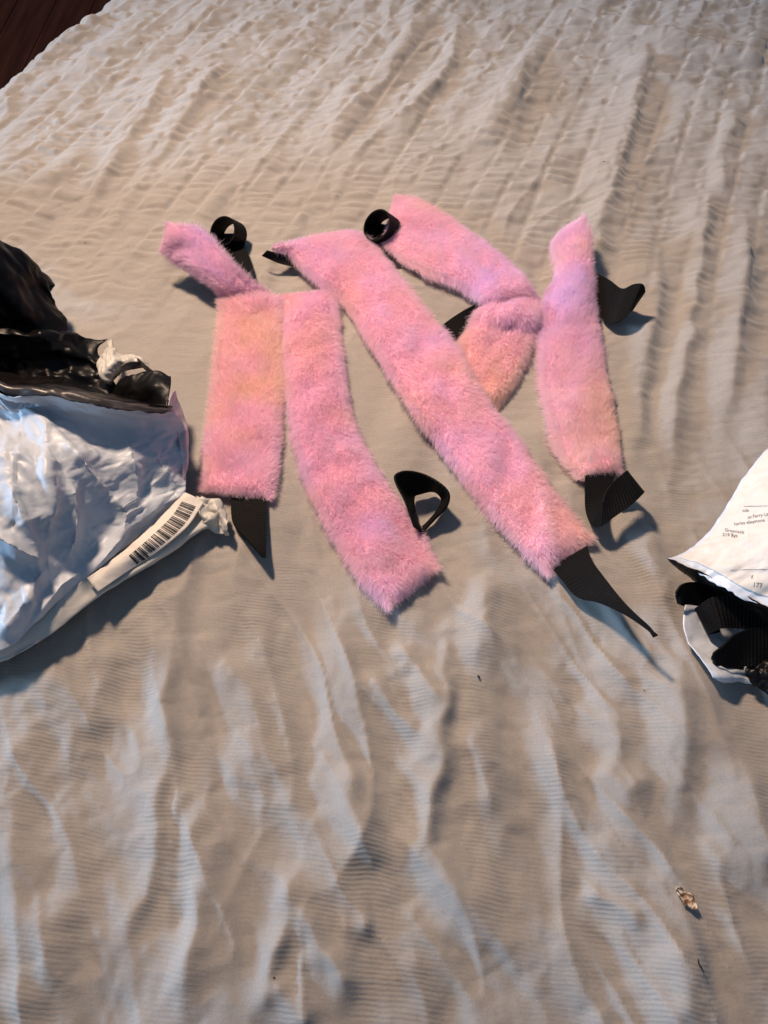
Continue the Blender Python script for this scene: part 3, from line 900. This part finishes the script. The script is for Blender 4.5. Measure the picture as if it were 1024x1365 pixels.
# ================================================================== WHITE MAILER, RIGHT
loc = at(1010, 780, 0)
bagR = thing('mailer_bag', loc, 'white plastic mailer with printed address label at the right edge, torn open', 'mailer bag', 'torn plastic mailers')
G = patch([
    [(1075,545,3.5),(1120,540,4.5),(1200,530,5),(1330,520,4)],
    [(1026,597,3.6),(1062,606,5.2),(1115,616,6.2),(1330,640,5)],
    [(988,642,3.5),(1024,660,5.3),(1080,684,6.4),(1330,730,5)],
    [(952,698,3.3),(1000,722,5.0),(1060,750,6.0),(1330,800,5)],
    [(922,725,3.1),(965,748,4.3),(1022,782,5.2),(1330,860,5)],
    [(893,741,2.6),(940,766,3.6),(1000,800,4.6),(1330,920,4.6)],
], 170, 140)
top, GR = film_obj('front_panel', G, M_WHITE, bagR, .040, .0026, 41, jag=.0010, jag_rows=(-1,), octaves=5)
# label: a sheet of paper over the panel, short of the cut
n = grid_normals(GR); n = np.where(n[..., 2:3] < 0, -n, n)
sub = (GR+n*.0007)[12:134, 3:160]
lr = mesh_obj('label', sub.reshape(-1, 3), grid_faces(*sub.shape[:2]), M_LABEL, bagR)
sl = lr.modifiers.new('thickness', 'SOLIDIFY'); sl.thickness = .0003; sl.offset = 0
# torn black edge hanging from the cut
G = patch([
    [(892,742,2.5),(925,757,3.2),(960,777,3.8),(1000,799,4.4),(1060,830,4.8)],
    [(894,748,2.0),(925,768,2.5),(958,788,3.0),(1000,808,3.6),(1060,840,4.0)],
    [(905,756,1.2),(930,775,1.5),(960,795,2.0),(1000,815,2.6),(1060,850,3.0)],
], 90, 16)
film_obj('inner_front', G, M_BLACK, bagR, .012, .0012, 42, jag=.0016, jag_rows=(-1,))
# back layer, pale face up
G = patch([
    [(916,796,1.0),(940,800,.9),(980,806,.8),(1040,816,.8),(1200,860,.8)],
    [(910,812,.9),(935,818,.7),(975,830,.6),(1040,840,.6),(1200,880,.6)],
    [(911,840,.7),(935,846,.6),(975,856,.5),(1040,864,.5),(1200,900,.5)],
    [(928,872,.7),(948,876,.6),(980,884,.6),(1040,890,.5),(1200,930,.5)],
    [(946,897,.8),(962,902,1.0),(990,902,.9),(1040,916,.8),(1200,960,.8)],
    [(948,903,.7),(964,907,.8),(990,908,.7),(1040,926,.6),(1200,975,.6)],
], 90, 60)
G = drop_above(G, .002)
film_obj('back_panel', G, M_WHITE, bagR, .022, .0020, 43, jag=.0008, jag_rows=(-1,), octaves=3)
# black shreds of the torn seam at the lower end
G = patch([
    [(1000,884,1.5),(1016,880,1.6),(1040,880,1.7),(1090,890,1.7)],
    [(994,894,1.4),(1012,896,1.8),(1040,898,1.9),(1090,906,1.8)],
    [(1000,906,1.2),(1014,910,1.5),(1040,914,1.6),(1090,926,1.6)],
    [(1006,914,1.0),(1018,920,1.1),(1042,926,1.1),(1090,940,1.1)],
], 44, 34)
film_obj('torn_seam', G, M_BLACK, bagR, .007, .0020, 44, jag=.0022, jag_rows=(0, -1))

# print on the label
def text_px(s, u, v, h, ang):
    cu = bpy.data.curves.new('t', 'FONT'); cu.body = s; cu.size = 1; cu.resolution_u = 2
    o = bpy.data.objects.new('t', cu); COL.objects.link(o)
    dg = bpy.context.evaluated_depsgraph_get()
    me = bpy.data.meshes.new_from_object(o.evaluated_get(dg))
    ca, sa = math.cos(R(ang)), math.sin(R(ang))
    P = []
    for q in me.vertices:
        x, y = q.co.x*h*1.4, q.co.y*h*1.4
        P.append((u+x*ca+y*sa, v+x*sa-y*ca))
    Fc = [tuple(p.vertices) for p in me.polygons]
    bpy.data.objects.remove(o); bpy.data.meshes.remove(me); bpy.data.curves.remove(cu)
    return (P, Fc)
GT = sub
drape([text_px('ode', 990, 683, 4.2, -4), text_px('ot Ferry Lane', 997, 692, 4.4, -10), text_px('harles ebaystore', 979, 701, 4.4, -8), text_px('Greenlock', 966, 708.5, 4.4, 8), text_px('219 Bys', 963, 715, 4.6, 5)],
      GT, 'address_print', M_INKG, lr, .0005)
drape([text_px('if', 1001, 772, 5, -6), text_px('177', 1003, 782, 6, 6)], GT, 'number_print', M_INKG, lr, .0005)
def rule(u0, v0, u1, v1, wd=.5):
    k = 14
    P = [(u0+(u1-u0)*i/k, v0+(v1-v0)*i/k-wd/2) for i in range(k+1)]+[(u0+(u1-u0)*i/k, v0+(v1-v0)*i/k+wd/2) for i in range(k+1)]
    return (P, [(i, i+1, i+k+2, i+k+1) for i in range(k)])
drape([rule(992, 675.5, 1060, 674), rule(974, 760, 1060, 758), rule(998, 670, 999, 760, .6)], GT, 'ruled_line', M_INKG, lr, .0005)

# webbing straps stuffed in the white mailer
def loose(rows, label, **k):
    p = at(rows[0][0][0], rows[0][0][1], 0)
    t = thing('webbing_strap', p, label, 'webbing', 'black webbing straps inside the white mailer')
    band('webbing', rows, t, **k); return t
loose([((1030,800,1.6),(1030,830,1.2)), ((960,780,2.0),(950,812,1.4)), ((925,776,2.2),(920,806,1.4)), ((908,780,2.2),(908,806,1.5)), ((901,792,1.8),(904,804,1.2)), ((910,800,1.1),(912,808,.9)), ((945,803,.9),(945,812,.8))],
      'rounded black webbing loop poking out furthest left from the white mailer')
loose([((1040,800,2.8),(1040,845,2.2)), ((985,795,2.9),(985,838,2.2)), ((950,796,2.6),(962,838,1.9)), ((934,806,2.0),(949,844,1.4)), ((928,812,1.2),(946,846,1.0)), ((950,815,1.1),(960,842,1.0))],
      'ribbed black webbing end in the middle of the white mailer opening')
loose([((1060,835,3.0),(1060,885,1.6)), ((1010,836,2.9),(1010,888,1.6)), ((980,846,2.6),(985,888,1.4)), ((962,862,2.1),(966,887,1.3)), ((950,872,1.6),(954,884,1.2)), ((952,880,1.0),(960,889,.9)), ((990,884,.8),(990,892,.8))],
      'lowest black webbing loop inside the white mailer, above its torn seam')

# ================================================================== SMALL BITS ON THE SHEET
def bit(name, px, label, cat, pts_mm, m, rad, group=None, flat=.35, lift=.0012, th=0.0):
    """thread-like bit: polyline in millimetres, tapered tube"""
    c = at(px[0], px[1], .02)
    P = catmull([(a/1000, b/1000, z/1000) for a, b, z in pts_mm], 10)
    V, F = [], []
    k = 6
    for i, p in enumerate(P):
        r = rad/1000*(.35+.65*math.sin(math.pi*(i+.5)/10))
        for j in range(k):
            a = 2*math.pi*j/k
            V.append(c+p+np.array([math.cos(a)*r, 0.25*math.cos(a)*r, math.sin(a)*r*.8+lift]))
    for i in range(9):
        for j in range(k):
            F.append((i*k+j, i*k+(j+1) % k, (i+1)*k+(j+1) % k, (i+1)*k+j))
    o = mesh_obj(name, np.array(V)-c, F, m)
    o.location = c
    o['label'] = label; o['category'] = cat
    if group: o['group'] = group
    return o
# dry flake
c = at(913, 1198, .05)
fr = np.linspace(0, 1, 14)[:, None]; fa = np.linspace(-1, 1, 7)[None, :]
wid = (.0030*np.sin(np.pi*np.clip(fr, .04, .96))**.7)*(1+.35*vnoise(fr*5, fr*0, 71))
ln = (fr-.5)*.0135
ux, uy = .62, -.78
px_ = ln*ux+fa*wid*(-uy); py_ = ln*uy+fa*wid*ux
pz_ = .0016+.0016*(fa**2)+.0011*vnoise(fr*6+0*fa, fa*2+0*fr, 72)
Gf = np.stack([px_, py_, pz_], -1)
fo = mesh_obj('dry_flake', Gf.reshape(-1, 3), grid_faces(14, 7), M_CRUMB); fo.location = c
sl = fo.modifiers.new('thickness', 'SOLIDIFY'); sl.thickness = .0006
fo['label'] = 'small curled brown dry flake on the sheet near the lower right corner'; fo['category'] = 'crumb'
bit('lint_thread', (933,1287), 'short dark thread on the sheet below the brown flake', 'thread', [(-.6,3,0),(-.9,.8,.3),(.2,-1,.2),(.9,-3,0)], M_LINT, .38, 'dark lint bits')
bit('lint_speck', (638,903), 'dark speck on the sheet below the middle of the straps', 'speck', [(-.5,.9,0),(0,0,.2),(.4,-.9,0)], M_LINT, .75, 'dark lint bits')
bit('lint_speck', (858,921), 'tiny dark speck below the tip of the long black tail', 'speck', [(-.4,.3,0),(0,0,.1),(.5,-.2,0)], M_LINT, .5, 'dark lint bits')
bit('lint_speck', (805,217), 'dark speck on the sheet above the rightmost pink strap', 'speck', [(-.9,.4,0),(0,0,.1),(.9,-.2,0)], M_LINT, .6, 'dark lint bits')
bit('lint_speck', (188,59), 'tiny dark speck near the far rounded edge of the bed', 'speck', [(-1.2,.5,0),(0,0,.1),(1.1,-.3,0)], M_LINT, .7, 'dark lint bits')
bit('lint_speck', (114,325), 'tiny dark speck on the sheet above the black mailer flap', 'speck', [(-.6,.4,0),(0,0,.1),(.6,-.3,0)], M_LINT, .5, 'dark lint bits')
bit('lint_speck', (366,1303), 'tiny dark speck near the bottom edge left of centre', 'speck', [(-.4,.3,0),(0,0,.1),(.4,-.2,0)], M_LINT, .5, 'dark lint bits')
bit('lint_thread', (515,792), 'fine dark thread lying on the lower end of the curving pale pink strap', 'thread', [(-1.8,1.8,15),(-.3,.2,15.6),(1.6,-1.9,15)], M_LINT, .16, 'dark lint bits')
bit('lint_thread', (728,754), 'short dark thread standing on the lower end of the longest strap', 'thread', [(0,1.4,15),(.15,0,15.4),(0,-1.4,15)], M_LINT, .26, 'dark lint bits')
